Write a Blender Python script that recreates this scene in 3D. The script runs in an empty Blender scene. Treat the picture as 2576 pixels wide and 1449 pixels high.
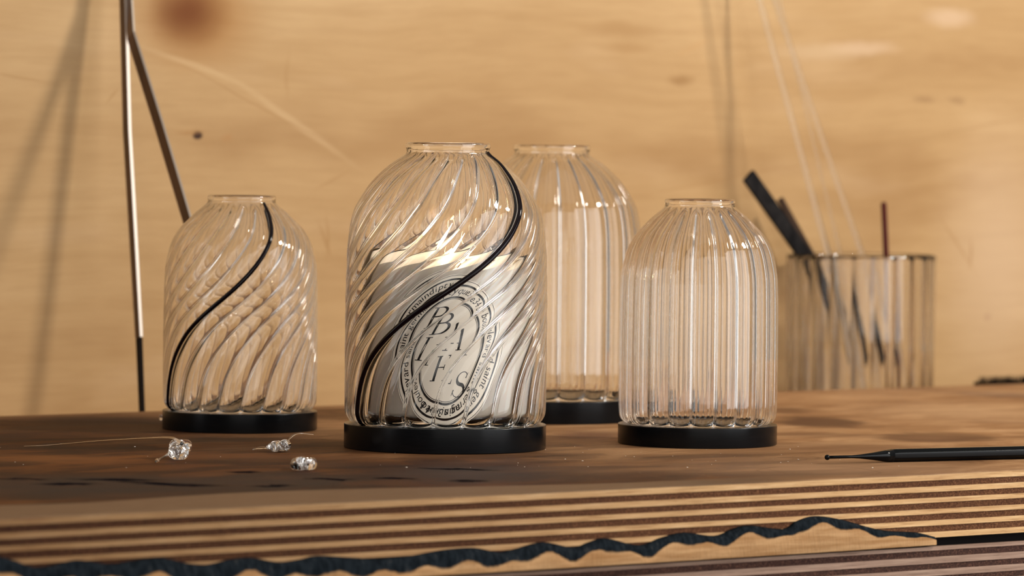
import bpy, bmesh, math, random
import numpy as np
from mathutils import Vector, Matrix, noise as mnoise

random.seed(7)
S = bpy.context.scene
COL = S.collection

# ------------------------------------------------------------------ camera
FPX, W, Hh = 11000.0, 2576.0, 1449.0
CAMH = 0.2175
PITCH = math.atan(339.0 / FPX)
ROLL = math.radians(0.62)
cam_data = bpy.data.cameras.new('camera')
cam = bpy.data.objects.new('camera', cam_data)
COL.objects.link(cam)
CM = (Matrix.Translation((0, 0, CAMH)) @ Matrix.Rotation(math.pi / 2 - PITCH, 4, 'X') @ Matrix.Rotation(ROLL, 4, 'Z'))
cam.matrix_world = CM
cam_data.sensor_width = 36.0
cam_data.lens = FPX / W * 36.0
cam_data.clip_start = 0.05
cam_data.clip_end = 60
cam_data.dof.use_dof = True
cam_data.dof.focus_distance = 3.16
cam_data.dof.aperture_fstop = 9.0
S.camera = cam

# ------------------------------------------------------------------ light
world = bpy.data.worlds.new('room_air')
S.world = world
world.use_nodes = True
wb = world.node_tree.nodes['Background']
wb.inputs['Color'].default_value = (1.0, 0.95, 0.88, 1)
wb.inputs['Strength'].default_value = 0.23


def area(name, loc, target, sx, sy, power, color):
    l = bpy.data.lights.new(name, 'AREA')
    l.shape = 'RECTANGLE'
    l.size, l.size_y = sx, sy
    l.energy = power
    l.color = color
    o = bpy.data.objects.new(name, l)
    COL.objects.link(o)
    o.location = loc
    o.rotation_euler = (Vector(target) - Vector(loc)).to_track_quat('-Z', 'Y').to_euler()
    return o


# wide workshop window on the right with soft daylight, a smaller one on the left, an added fill
# overhead, and the low sun that comes through the right-hand window
area('window_daylight', (2.15, 1.95, 0.50), (0.0, 3.3, 0.20), 1.6, 2.5, 44, (0.97, 0.985, 1.0))
area('front_fill', (1.0, -0.9, 1.0), (0.0, 3.3, 0.1), 4.4, 2.8, 58, (1.0, 0.96, 0.91))  # added soft fill from behind the camera, brightens the candle front
area('left_window_daylight', (-2.2, 2.6, 0.45), (0.0, 3.3, 0.15), 1.3, 2.2, 17, (0.97, 0.985, 1.0))
area('overhead_fill', (0.2, 2.9, 2.2), (0.1, 3.3, 0.0), 2.2, 1.6, 4, (1.0, 0.98, 0.95))  # added overhead fill to whiten the glass ribs
area('sun_through_window', (2.35, 3.15, 1.95), (-0.2, 3.95, 0.15), 0.40, 0.40, 74, (1.0, 0.92, 0.80))
S.view_settings.view_transform = 'Standard'
S.view_settings.look = 'None'
S.view_settings.exposure = 0.0
S.view_settings.gamma = 1.0
S.view_settings.use_curve_mapping = False
S.cycles.max_bounces = 22
S.cycles.transmission_bounces = 22
S.cycles.glossy_bounces = 8
S.cycles.diffuse_bounces = 4
S.cycles.transparent_max_bounces = 16
S.cycles.sample_clamp_indirect = 40.0
S.cycles.caustics_refractive = True
S.cycles.caustics_reflective = True
S.cycles.blur_glossy = 0.3


# ------------------------------------------------------------------ picture point -> place in the room
def ray(x, y):
    return (CM.to_3x3() @ Vector(((x - 1288) / FPX, -(y - 724.5) / FPX, -1))).normalized()


def on_table(x, y, z=0.0):
    d = ray(x, y)
    return Vector((0, 0, CAMH)) + d * ((z - CAMH) / d.z)


def at_depth(x, y, D):
    d = ray(x, y)
    return Vector((0, 0, CAMH)) + d * (D / d.y)


F0, F1 = on_table(0, 1305), on_table(2576, 1180)
B0, B1 = on_table(0, 1046), on_table(2576, 966)
YAW = 0.5 * (math.atan2((F1 - F0).y, (F1 - F0).x) + math.atan2((B1 - B0).y, (B1 - B0).x))
U = Vector((math.cos(YAW), math.sin(YAW), 0))      # along the bench
V = Vector((-math.sin(YAW), math.cos(YAW), 0))     # away from the viewer
ORG = (F0 + F1) / 2                                # bench frame origin: middle of the front top edge
DEPTH = ((B0 + B1) / 2 - ORG).dot(V)
GAP = 0.170                                        # bench edge to wall
BM = Matrix((( U.x, V.x, 0, ORG.x), (U.y, V.y, 0, ORG.y), (0, 0, 1, 0), (0, 0, 0, 1)))


def on_plane_v(x, y, v):
    """picture point on the upright plane v metres behind the bench front, in bench frame (u, v, z)"""
    d = ray(x, y)
    o = Vector((0, 0, CAMH)) - ORG
    t = (v - o.dot(V)) / d.dot(V)
    p = o + d * t
    return Vector((p.dot(U), v, p.z + ORG.z))


def bench(u, v, z):
    return BM @ Vector((u, v, z))


def uv_table(x, y):
    p = on_table(x, y) - ORG
    return (p.dot(U), p.dot(V))


def on_wall(x, y, g=0.0):
    p = on_plane_v(x, y, DEPTH + GAP - g)
    return bench(*p)


# ------------------------------------------------------------------ helpers
def mesh_obj(name, verts, faces, mat=None, parent=None, smooth=False, loc=None):
    me = bpy.data.meshes.new(name)
    me.from_pydata([tuple(v) for v in verts], [], faces)
    me.update()
    if smooth:
        me.polygons.foreach_set('use_smooth', [True] * len(me.polygons))
    if mat:
        me.materials.append(mat)
    o = bpy.data.objects.new(name, me)
    COL.objects.link(o)
    if parent:
        o.parent = parent
    if loc is not None:
        o.location = loc
    return o


def empty(name, loc, rotz=0):
    o = bpy.data.objects.new(name, None)
    o.empty_display_size = 0.01
    COL.objects.link(o)
    o.location = loc
    o.rotation_euler = (0, 0, rotz)
    return o


def tag(o, label=None, cat=None, group=None, kind=None):
    if label: o['label'] = label
    if cat: o['category'] = cat
    if group: o['group'] = group
    if kind: o['kind'] = kind
    return o


def interp(x, xs, ys):
    return float(np.interp(x, xs, ys))


def smooth_curve(xs, ys, n, passes=3):
    """resample control points smoothly (monotone-ish): dense linear then box smoothing"""
    t = np.linspace(xs[0], xs[-1], n)
    y = np.interp(t, xs, ys)
    k = max(3, n // (len(xs) * 2))
    ker = np.ones(k) / k
    for _ in range(passes):
        yp = np.concatenate([2 * y[0] - y[k:0:-1], y, 2 * y[-1] - y[-2:-k - 2:-1]])
        y = np.convolve(yp, ker, 'same')[k:-k]
    return t, y


def lathe(profile, seg=64, closed=False):
    verts, faces = [], []
    n = len(profile)
    for (r, z) in profile:
        for j in range(seg):
            a = 2 * math.pi * j / seg
            verts.append((r * math.cos(a), r * math.sin(a), z))
    rows = n if closed else n - 1
    for i in range(rows):
        i2 = (i + 1) % n
        for j in range(seg):
            j2 = (j + 1) % seg
            faces.append((i * seg + j, i * seg + j2, i2 * seg + j2, i2 * seg + j))
    return verts, faces


def tube(points, radii, seg=12, squash=None, caps=True):
    """swept round tube through points (Vectors) with a radius per point"""
    verts, faces = [], []
    n = len(points)
    up = Vector((0, 0, 1))
    prev = None
    for i, p in enumerate(points):
        if i == 0: t = points[1] - points[0]
        elif i == n - 1: t = points[-1] - points[-2]
        else: t = points[i + 1] - points[i - 1]
        t = t.normalized()
        if prev is None:
            a = t.cross(up)
            if a.length < 1e-3: a = t.cross(Vector((1, 0, 0)))
            a.normalize()
        else:
            a = (prev - t * prev.dot(t)).normalized()
        prev = a
        b = t.cross(a)
        for j in range(seg):
            w = 2 * math.pi * j / seg
            verts.append(p + (a * math.cos(w) + b * math.sin(w)) * radii[i])
    for i in range(n - 1):
        for j in range(seg):
            j2 = (j + 1) % seg
            faces.append((i * seg + j, i * seg + j2, (i + 1) * seg + j2, (i + 1) * seg + j))
    if caps:
        faces.append(tuple(range(seg - 1, -1, -1)))
        faces.append(tuple((n - 1) * seg + j for j in range(seg)))
    return verts, faces


def catmull(pts, per=10):
    P = [Vector(p) for p in pts]
    P = [P[0] * 2 - P[1]] + P + [P[-1] * 2 - P[-2]]
    out = []
    for i in range(1, len(P) - 2):
        for k in range(per):
            t = k / per
            a, b, c, d = P[i - 1], P[i], P[i + 1], P[i + 2]
            out.append(0.5 * ((2 * b) + (c - a) * t + (2 * a - 5 * b + 4 * c - d) * t * t + (3 * b - a - 3 * c + d) * t ** 3))
    out.append(P[-2])
    return out


# ------------------------------------------------------------------ materials
class NT:
    def __init__(self, name):
        self.mat = bpy.data.materials.new(name)
        self.mat.use_nodes = True
        self.t = self.mat.node_tree
        self.bsdf = self.t.nodes['Principled BSDF']

    def n(self, typ, **kw):
        nd = self.t.nodes.new(typ)
        for k, v in kw.items():
            if k == 'inp':
                for kk, vv in v.items():
                    if hasattr(vv, 'is_output') or isinstance(vv, bpy.types.NodeSocket):
                        self.t.links.new(vv, nd.inputs[kk])
                    else:
                        nd.inputs[kk].default_value = vv
            else:
                setattr(nd, k, v)
        return nd

    def l(self, a, b):
        self.t.links.new(a, b)

    def math(self, op, a, b=None, clamp=False):
        nd = self.n('ShaderNodeMath', operation=op, use_clamp=clamp)
        for i, v in enumerate((a, b)):
            if v is None: continue
            if isinstance(v, bpy.types.NodeSocket): self.l(v, nd.inputs[i])
            else: nd.inputs[i].default_value = v
        return nd.outputs[0]

    def mix(self, fac, a, b, blend='MIX'):
        nd = self.n('ShaderNodeMix', data_type='RGBA', blend_type=blend)
        for idx, v in ((0, fac), (6, a), (7, b)):
            if isinstance(v, bpy.types.NodeSocket): self.l(v, nd.inputs[idx])
            else: nd.inputs[idx].default_value = v if idx == 0 else (*v, 1)
        return nd.outputs[2]

    def ramp(self, fac, stops, interp='EASE'):
        nd = self.n('ShaderNodeValToRGB')
        cr = nd.color_ramp
        cr.interpolation = interp
        while len(cr.elements) < len(stops): cr.elements.new(0.5)
        for e, (p, c) in zip(cr.elements, stops):
            e.position = p
            e.color = (*c, 1) if len(c) == 3 else c
        self.l(fac, nd.inputs[0])
        return nd.outputs[0]

    def noise(self, vec, scale, detail=4, rough=0.55, dist=0.0):
        nd = self.n('ShaderNodeTexNoise', inp={'Vector': vec, 'Scale': scale, 'Detail': detail, 'Roughness': rough, 'Distortion': dist})
        return nd.outputs['Fac']

    def scaled(self, vec, s):
        nd = self.n('ShaderNodeVectorMath', operation='MULTIPLY', inp={0: vec, 1: s})
        return nd.outputs[0]

    def warped(self, vec, scale, amount):
        nz = self.n('ShaderNodeTexNoise', inp={'Vector': vec, 'Scale': scale, 'Detail': 2.0})
        c = self.n('ShaderNodeVectorMath', operation='SUBTRACT', inp={0: nz.outputs['Color'], 1: (0.5, 0.5, 0.5)})
        m = self.n('ShaderNodeVectorMath', operation='MULTIPLY', inp={0: c.outputs[0], 1: amount})
        return self.n('ShaderNodeVectorMath', operation='ADD', inp={0: vec, 1: m.outputs[0]}).outputs[0]

    def blob(self, vec, c, r, soft=0.5, rot=0.0):
        """1 inside an ellipse centred at c with radii r, fading to 0 at its rim"""
        d = self.n('ShaderNodeVectorMath', operation='SUBTRACT', inp={0: vec, 1: c}).outputs[0]
        if rot:
            d = self.n('ShaderNodeVectorRotate', rotation_type='AXIS_ANGLE', inp={'Vector': d, 'Axis': (0, 0, 1) if r[2] > 5 else (0, 1, 0), 'Angle': rot}).outputs[0]
        q = self.n('ShaderNodeVectorMath', operation='DIVIDE', inp={0: d, 1: r}).outputs[0]
        ln = self.n('ShaderNodeVectorMath', operation='LENGTH', inp={0: q}).outputs['Value']
        m = self.n('ShaderNodeMapRange', interpolation_type='SMOOTHSTEP',
                   inp={'Value': ln, 'From Min': 1.0 - soft, 'From Max': 1.0 + soft * 0.4, 'To Min': 1.0, 'To Max': 0.0})
        return m.outputs[0]

    def bump(self, h, strength, dist=0.001):
        b = self.n('ShaderNodeBump', inp={'Height': h, 'Strength': strength, 'Distance': dist})
        self.l(b.outputs[0], self.bsdf.inputs['Normal'])


def principled(name, color, rough=0.5, metal=0.0, **kw):
    m = NT(name)
    m.bsdf.inputs['Base Color'].default_value = (*color, 1)
    m.bsdf.inputs['Roughness'].default_value = rough
    m.bsdf.inputs['Metallic'].default_value = metal
    for k, v in kw.items():
        m.bsdf.inputs[k.replace('_', ' ')].default_value = v
    return m


def glass(name, color=(1, 1, 1), ior=1.48, rough=0.0):
    m = principled(name, color, rough, 0.0)
    m.bsdf.inputs['Transmission Weight'].default_value = 1.0
    m.bsdf.inputs['IOR'].default_value = ior
    return m.mat


def wall_material():
    m = NT('birch_plywood')
    tc = m.n('ShaderNodeTexCoord').outputs['Object']
    w1 = m.warped(tc, 2.2, (0.10, 0.0, 0.05))
    big = m.noise(m.scaled(w1, (2.2, 1, 7.0)), 1.0, 4, 0.55)
    col = m.ramp(big, [(0.32, (0.375, 0.222, 0.098)), (0.50, (0.46, 0.292, 0.138)), (0.72, (0.53, 0.353, 0.180))])
    # wide soft cathedral grain
    wv = m.n('ShaderNodeTexWave', wave_type='BANDS', bands_direction='Z', inp={'Vector': m.scaled(w1, (0.7, 1, 5.0)), 'Scale': 1.2, 'Distortion': 9.0, 'Detail': 3.0, 'Detail Scale': 0.8})
    wf = m.ramp(wv.outputs['Fac'], [(0.0, (0, 0, 0)), (0.86, (0, 0, 0)), (1.0, (1, 1, 1))])
    col = m.mix(m.math('MULTIPLY', wf, 0.14), col, (0.35, 0.20, 0.08))
    fine = m.noise(m.scaled(w1, (14, 1, 160)), 1.0, 5, 0.65)
    col = m.mix(m.math('MULTIPLY', m.math('SUBTRACT', fine, 0.42, True), 0.9), col, (0.30, 0.165, 0.065))
    pale = m.noise(m.scaled(w1, (5, 1, 18)), 1.0, 3, 0.5)
    col = m.mix(m.math('MULTIPLY', m.math('SUBTRACT', pale, 0.58, True), 1.4), col, (0.60, 0.42, 0.25))
    wp = m.warped(tc, 30.0, (0.012, 0.0, 0.008))
    wp2 = m.warped(tc, 12.0, (0.010, 0.0, 0.008))

    def loc(x, y):
        p = on_plane_v(x, y, DEPTH + GAP)
        return (p.x, 0, p.z)
    PX = 1 / 2800.0
    PU = PX / math.cos(YAW)
    feats = [  # x, y, rx, ry, colour, strength, softness
        (490, 40, 150, 130, (0.33, 0.150, 0.040), 0.85, 0.9),
        (470, 30, 90, 85, (0.15, 0.045, 0.010), 0.95, 0.95),
        (500, 341, 14, 12, (0.04, 0.018, 0.012), 1.0, 0.5),
        (480, 332, 40, 9, (0.34, 0.17, 0.06), 0.5, 0.9),
        (570, 345, 14, 12, (0.38, 0.20, 0.08), 0.55, 0.9),
        (1713, 202, 38, 16, (0.30, 0.165, 0.065), 0.75, 0.8),
        (2325, 252, 34, 12, (0.32, 0.19, 0.09), 0.7, 0.8),
        (2405, 252, 30, 12, (0.32, 0.19, 0.09), 0.7, 0.8),
        (2486, 797, 14, 14, (0.30, 0.16, 0.08), 0.7, 0.9),
        (1560, 75, 110, 26, (0.36, 0.205, 0.085), 0.55, 0.8),
        (1580, 120, 70, 16, (0.36, 0.205, 0.085), 0.5, 0.8),
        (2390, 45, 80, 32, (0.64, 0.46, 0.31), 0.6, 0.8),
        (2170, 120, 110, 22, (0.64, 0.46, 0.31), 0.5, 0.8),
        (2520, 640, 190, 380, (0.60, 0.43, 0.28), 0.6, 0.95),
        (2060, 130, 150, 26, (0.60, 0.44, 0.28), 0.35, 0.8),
        (430, 1015, 5, 14, (0.34, 0.18, 0.07), 0.5, 0.8),
        (820, 600, 5, 60, (0.34, 0.185, 0.07), 0.5, 0.9),
        (2440, 640, 6, 44, (0.34, 0.19, 0.08), 0.5, 0.9),
        (725, 190, 6, 60, (0.36, 0.205, 0.085), 0.4, 0.9),
    ]
    for x, y, rx, ry, c, st, so in feats:
        f = m.blob(wp, loc(x, y), (rx * PU, 9.0 if False else 1.0, ry * PX), so)
        col = m.mix(m.math('MULTIPLY', f, st), col, c)
    # growth lines and the pale streak: long thin marks between two points
    for (x0, y0, x1, y1, wd, c, st) in [
            (360, 118, 620, 215, 10, (0.60, 0.42, 0.23), 0.4), (600, 205, 880, 408, 12, (0.60, 0.42, 0.23), 0.4),
            (430, 150, 850, 372, 4, (0.35, 0.195, 0.08), 0.45), (1590, 497, 2080, 400, 5, (0.36, 0.205, 0.085), 0.5),
            (2040, 405, 2600, 290, 5, (0.39, 0.24, 0.11), 0.5), (-20, 180, 120, 208, 5, (0.36, 0.205, 0.085), 0.5),
            (2360, 540, 2450, 680, 6, (0.36, 0.205, 0.085), 0.4), (800, 560, 835, 650, 5, (0.34, 0.185, 0.07), 0.5),
            (268, 262, 300, 225, 5, (0.34, 0.185, 0.07), 0.4), (790, 480, 880, 430, 5, (0.35, 0.195, 0.08), 0.4),
            (1700, 140, 1790, 100, 10, (0.47, 0.28, 0.12), 0.3), (2040, 450, 2150, 520, 5, (0.36, 0.205, 0.085), 0.3)]:
        a, b = loc(x0, y0), loc(x1, y1)
        cx, cz = (a[0] + b[0]) / 2, (a[2] + b[2]) / 2
        hl = math.hypot(b[0] - a[0], b[2] - a[2]) / 2 * 1.1
        th = math.atan2(b[2] - a[2], b[0] - a[0])
        f = m.blob(wp2, (cx, 0, cz), (hl, 1.0, wd * PX), 0.8, th)
        col = m.mix(m.math('MULTIPLY', f, st), col, c)
    m.l(col, m.bsdf.inputs['Base Color'])
    m.bsdf.inputs['Roughness'].default_value = 0.55
    m.bsdf.inputs['Specular IOR Level'].default_value = 0.15
    m.bump(fine, 0.15, 0.0004)
    return m.mat


def table_material():
    m = NT('scorched_bench_veneer')
    tc = m.n('ShaderNodeTexCoord').outputs['Object']
    flat = m.scaled(tc, (1, 1, 0))
    w1 = m.warped(flat, 9.0, (0.05, 0.035, 0.0))
    grain = m.noise(m.scaled(w1, (7, 17, 1)), 1.0, 7, 0.68, 0.8)
    fine = m.noise(m.scaled(w1, (30, 330, 1)), 1.0, 5, 0.65)
    sep = m.n('ShaderNodeSeparateXYZ', inp={0: flat})
    u, v = sep.outputs[0], sep.outputs[1]
    light = m.ramp(grain, [(0.30, (0.16, 0.075, 0.032)), (0.46, (0.29, 0.150, 0.068)), (0.56, (0.38, 0.215, 0.105)), (0.70, (0.48, 0.29, 0.15))])
    dark = m.ramp(grain, [(0.32, (0.014, 0.006, 0.004)), (0.46, (0.038, 0.014, 0.007)), (0.58, (0.085, 0.030, 0.010)), (0.72, (0.15, 0.056, 0.017))])
    # stained (dark) zone: towards the left, edge broken by the grain
    nz = m.noise(m.scaled(w1, (4, 9, 1)), 1.0, 3, 0.55)
    edge = m.math('ADD', u, m.math('MULTIPLY', m.math('SUBTRACT', nz, 0.5), 0.62))
    edge = m.math('ADD', edge, m.math('MULTIPLY', v, 0.14))
    dk = m.n('ShaderNodeMapRange', interpolation_type='SMOOTHSTEP', inp={'Value': edge, 'From Min': 0.02, 'From Max': 0.56, 'To Min': 1.0, 'To Max': 0.0}).outputs[0]
    col = m.mix(dk, light, dark)
    # bare strip along the front edge, wider on the left
    pts = [uv_table(0, 1270), uv_table(217, 1267), uv_table(435, 1248), uv_table(700, 1234), uv_table(1060, 1227), uv_table(1300, 1222), uv_table(1600, 1215)]
    umin, umax = -0.5, 0.5
    fr = m.n('ShaderNodeMapRange', inp={'Value': u, 'From Min': umin, 'From Max': umax, 'To Min': 0.0, 'To Max': 1.0}).outputs[0]
    stops = [((p[0] - umin) / (umax - umin), (p[1] * 5,) * 3) for p in pts]
    bd = m.ramp(fr, stops, 'B_SPLINE')
    bw = m.math('MULTIPLY', m.math('SUBTRACT', v, m.math('MULTIPLY', bd, 0.2)), 1.0)
    bw = m.math('ADD', bw, m.math('MULTIPLY', m.math('SUBTRACT', nz, 0.5), 0.012))
    strip = m.n('ShaderNodeMapRange', interpolation_type='SMOOTHSTEP', inp={'Value': bw, 'From Min': -0.003, 'From Max': 0.004, 'To Min': 1.0, 'To Max': 0.0}).outputs[0]
    bare = m.ramp(fine, [(0.3, (0.135, 0.080, 0.045)), (0.7, (0.195, 0.120, 0.070))])
    sfade = m.n('ShaderNodeMapRange', interpolation_type='SMOOTHSTEP', inp={'Value': u, 'From Min': 0.05, 'From Max': 0.30, 'To Min': 0.92, 'To Max': 0.0}).outputs[0]
    strip = m.math('MULTIPLY', strip, sfade)
    wq = m.warped(m.warped(flat, 7.0, (0.03, 0.10, 0.0)), 34.0, (0.010, 0.045, 0.0))

    def c2(x, y):
        a = uv_table(x, y)
        return (a[0], a[1], 0)
    def stain_shade(vec, x, y, rx, ry, so):
        p = on_table(x, y)
        return m.blob(vec, c2(x, y), (rx * p.y / FPX, ry * p.y ** 2 / (CAMH * FPX), 9.0), so, YAW)
    feats = [  # x, y, half width, half height as sighted, colour, strength, soft
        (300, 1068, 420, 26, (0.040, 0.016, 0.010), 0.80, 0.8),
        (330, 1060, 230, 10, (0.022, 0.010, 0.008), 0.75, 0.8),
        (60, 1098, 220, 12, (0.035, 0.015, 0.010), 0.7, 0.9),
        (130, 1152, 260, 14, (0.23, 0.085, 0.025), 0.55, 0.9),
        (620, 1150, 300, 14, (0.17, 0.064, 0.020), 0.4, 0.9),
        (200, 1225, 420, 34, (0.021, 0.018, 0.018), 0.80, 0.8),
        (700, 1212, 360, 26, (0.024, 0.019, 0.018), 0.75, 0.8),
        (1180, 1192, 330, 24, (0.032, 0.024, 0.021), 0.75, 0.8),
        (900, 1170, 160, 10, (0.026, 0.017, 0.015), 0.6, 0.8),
        (1480, 1095, 130, 18, (0.12, 0.054, 0.028), 0.75, 0.8),  # shading between the cloche bases, painted into the veneer colour
        (1460, 1180, 190, 14, (0.10, 0.055, 0.034), 0.5, 0.9),
        (2060, 1062, 125, 14, (0.085, 0.038, 0.020), 0.85, 0.35),
        (2325, 1098, 145, 16, (0.105, 0.048, 0.024), 0.85, 0.4),
        (2310, 1100, 90, 7, (0.20, 0.10, 0.05), 0.6, 0.6),
        (1990, 1033, 90, 9, (0.13, 0.062, 0.030), 0.75, 0.6),
        (2150, 1130, 330, 18, (0.15, 0.070, 0.034), 0.6, 0.9),
        (2260, 1085, 240, 8, (0.40, 0.22, 0.10), 0.35, 0.9),
        (2060, 1095, 160, 8, (0.12, 0.055, 0.028), 0.55, 0.9),
        (2480, 990, 120, 8, (0.20, 0.12, 0.08), 0.6, 0.8),
        (2330, 981, 90, 5, (0.20, 0.10, 0.05), 0.6, 0.8),
        (2530, 1062, 120, 6, (0.20, 0.10, 0.05), 0.5, 0.9),
        (2420, 1035, 260, 26, (0.60, 0.40, 0.23), 0.35, 0.95),
        (2150, 1180, 500, 26, (0.27, 0.165, 0.105), 0.45, 0.95),
    ]
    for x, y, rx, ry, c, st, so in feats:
        col = m.mix(m.math('MULTIPLY', stain_shade(wq, x, y, rx, ry, so), st), col, c)
    # open cracks
    wc = m.warped(m.warped(m.warped(flat, 16.0, (0.0, 0.055, 0.0)), 60.0, (0.006, 0.030, 0.0)), 180.0, (0.003, 0.010, 0.0))
    crack = None
    for x, y, rx, ry in [(290, 1207, 130, 3.6), (160, 1217, 100, 3.4), (450, 1219, 120, 3.4), (600, 1186, 50, 2.8), (50, 1205, 90, 2.0),
                         (1145, 1180, 95, 2.4), (680, 1222, 80, 2.8), (1010, 1206, 60, 2.0), (1180, 1210, 70, 2.0), (820, 1205, 70, 1.8), (350, 1214, 60, 2.6)]:
        f = stain_shade(wc, x, y, rx, ry, 0.5)
        crack = f if crack is None else m.math('MAXIMUM', crack, f)
    col = m.mix(m.math('MULTIPLY', crack, 0.93), col, (0.006, 0.006, 0.008))
    col = m.mix(strip, col, bare)
    # pencil-thin growth ring ovals near the front
    for x, y, rx, ry in [(1690, 1189, 80, 13), (1860, 1190, 110, 14), (2060, 1186, 150, 14)]:
        d = m.n('ShaderNodeVectorMath', operation='SUBTRACT', inp={0: m.warped(flat, 30, (.01, .01, 0)), 1: c2(x, y)}).outputs[0]
        d = m.n('ShaderNodeVectorRotate', rotation_type='AXIS_ANGLE', inp={'Vector': d, 'Axis': (0, 0, 1), 'Angle': YAW}).outputs[0]
        p = on_table(x, y)
        d = m.n('ShaderNodeVectorMath', operation='DIVIDE', inp={0: d, 1: (rx * p.y / FPX, ry * p.y ** 2 / (CAMH * FPX), 9)}).outputs[0]
        ln = m.n('ShaderNodeVectorMath', operation='LENGTH', inp={0: d}).outputs['Value']
        q = m.math('ABSOLUTE', m.math('SUBTRACT', ln, 1.0))
        f = m.n('ShaderNodeMapRange', inp={'Value': q, 'From Min': 0.0, 'From Max': 0.05, 'To Min': 0.5, 'To Max': 0.0}).outputs[0]
        col = m.mix(f, col, (0.13, 0.065, 0.035))
    streak = m.math('MULTIPLY', m.math('SUBTRACT', fine, 0.48, True), 1.6)
    col = m.mix(streak, col, m.mix(0.45, col, (0.03, 0.015, 0.01)))
    m.l(col, m.bsdf.inputs['Base Color'])
    ro = m.math('ADD', m.math('MULTIPLY', grain, 0.2), 0.5)
    m.l(ro, m.bsdf.inputs['Roughness'])
    m.l(m.math('MULTIPLY', m.math('SUBTRACT', 1.0, crack), 0.05), m.bsdf.inputs['Specular IOR Level'])
    h = m.math('SUBTRACT', m.math('MULTIPLY', fine, 0.35), m.math('MULTIPLY', crack, 1.5))
    m.bump(h, 0.45, 0.0012)
    return m.mat


def ply_material(name, c0, c1, c2, sx, sz, rough=0.75):
    m = NT(name)
    tc = m.n('ShaderNodeTexCoord').outputs['Object']
    n1 = m.noise(m.scaled(tc, (sx, 300, sz)), 1.0, 5, 0.7)
    n2 = m.noise(m.scaled(tc, (5, 3, 30)), 1.0, 3, 0.5)
    n3 = m.noise(m.scaled(tc, (sx * 4, 300, sz * 3)), 1.0, 3, 0.7)
    col = m.ramp(n1, [(0.33, c0), (0.50, c1), (0.66, c2)])
    col = m.mix(m.math('MULTIPLY', m.math('SUBTRACT', n2, 0.42, True), 1.6), col, c0)
    col = m.mix(m.math('MULTIPLY', m.math('SUBTRACT', n3, 0.60, True), 3.0, True), col, tuple(x * 0.25 for x in c0))
    # towards the left the bench edge colour is multiplied darker and browner
    u = m.n('ShaderNodeSeparateXYZ', inp={0: tc}).outputs[0]
    st = m.n('ShaderNodeMapRange', inp={'Value': m.math('ADD', u, m.math('MULTIPLY', n2, 0.2)), 'From Min': -0.42, 'From Max': 0.36, 'To Min': 1.0, 'To Max': 0.0}).outputs[0]
    col = m.mix(st, col, m.mix(1.0, col, (0.31, 0.25, 0.205), 'MULTIPLY'))
    m.l(col, m.bsdf.inputs['Base Color'])
    m.bsdf.inputs['Roughness'].default_value = rough
    m.bsdf.inputs['Specular IOR Level'].default_value = 0.15
    m.bump(n1, 0.6, 0.0012)
    return m.mat


M = {}
M['wall'] = wall_material()
M['table'] = table_material()
M['ply_light'] = ply_material('ply_long_grain', (0.36, 0.195, 0.085), (0.56, 0.345, 0.165), (0.68, 0.45, 0.24), 22, 500)
M['ply_dark'] = ply_material('ply_end_grain', (0.045, 0.016, 0.008), (0.105, 0.042, 0.018), (0.22, 0.10, 0.045), 700, 900, 0.9)
M['ply_grey'] = ply_material('ply_long_grain_weathered', (0.20, 0.125, 0.09), (0.30, 0.195, 0.145), (0.38, 0.26, 0.19), 22, 500)
M['ply_black'] = ply_material('ply_end_grain_sooty', (0.022, 0.012, 0.010), (0.055, 0.025, 0.018), (0.14, 0.065, 0.042), 700, 900, 0.9)
M['glass'] = glass('clear_glass', (0.995, 0.99, 0.98), 1.47)
M['rod_glass'] = glass('clear_rod_glass', (0.98, 0.985, 0.985), 1.47, 0.18)
M['drop_glass'] = glass('molten_drop_glass', (0.99, 0.98, 0.965), 1.50)
M['plum'] = principled('black_plum_glass', (0.004, 0.0012, 0.0025), 0.08, 0, Specular_IOR_Level=0.22).mat
_b = NT('black_lacquered_metal')
_tc = _b.n('ShaderNodeTexCoord').outputs['Object']
_n = _b.noise(_b.scaled(_tc, (60, 60, 900)), 1.0, 3)
_b.l(_b.ramp(_n, [(0.3, (0.0020, 0.0028, 0.0036)), (0.7, (0.0040, 0.0045, 0.0055))]), _b.bsdf.inputs['Base Color'])
_b.bsdf.inputs['Roughness'].default_value = 0.22
_b.bsdf.inputs['Specular IOR Level'].default_value = 0.18
M['base'] = _b.mat
M['pen'] = principled('black_enamel', (0.003, 0.0035, 0.004), 0.14, 0, Specular_IOR_Level=0.16).mat


# ------------------------------------------------------------------ setting: wall and floor
def slab(name, u0, u1, v0, v1, z0, z1, mat, parent=None, frame=True):
    vs = [(u, v, z) for u in (u0, u1) for v in (v0, v1) for z in (z0, z1)]
    fs = [(0, 1, 3, 2), (4, 6, 7, 5), (0, 4, 5, 1), (2, 3, 7, 6), (0, 2, 6, 4), (1, 5, 7, 3)]
    o = mesh_obj(name, vs, fs, mat, parent)
    if frame and parent is None:
        o.matrix_world = BM.copy()
    return o


wall = slab('wall_back', -2.6, 2.6, 0.0, 0.02, -0.9, 1.7, M['wall'])
wall.matrix_world = BM @ Matrix.Translation((0, DEPTH + GAP, 0))
tag(wall, 'pale birch plywood wall panel behind the workbench', kind='structure')
_f = NT('concrete_floor')
_n = _f.noise(_f.n('ShaderNodeTexCoord').outputs['Object'], 6.0, 6)
_f.l(_f.ramp(_n, [(0.3, (0.10, 0.085, 0.07)), (0.7, (0.17, 0.15, 0.13))]), _f.bsdf.inputs['Base Color'])
_f.bsdf.inputs['Roughness'].default_value = 0.8
floor = slab('floor', -2.6, 2.6, -3.4, DEPTH + GAP, -0.92, -0.90, _f.mat)
tag(floor, 'grey concrete workshop floor', kind='structure')

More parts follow.
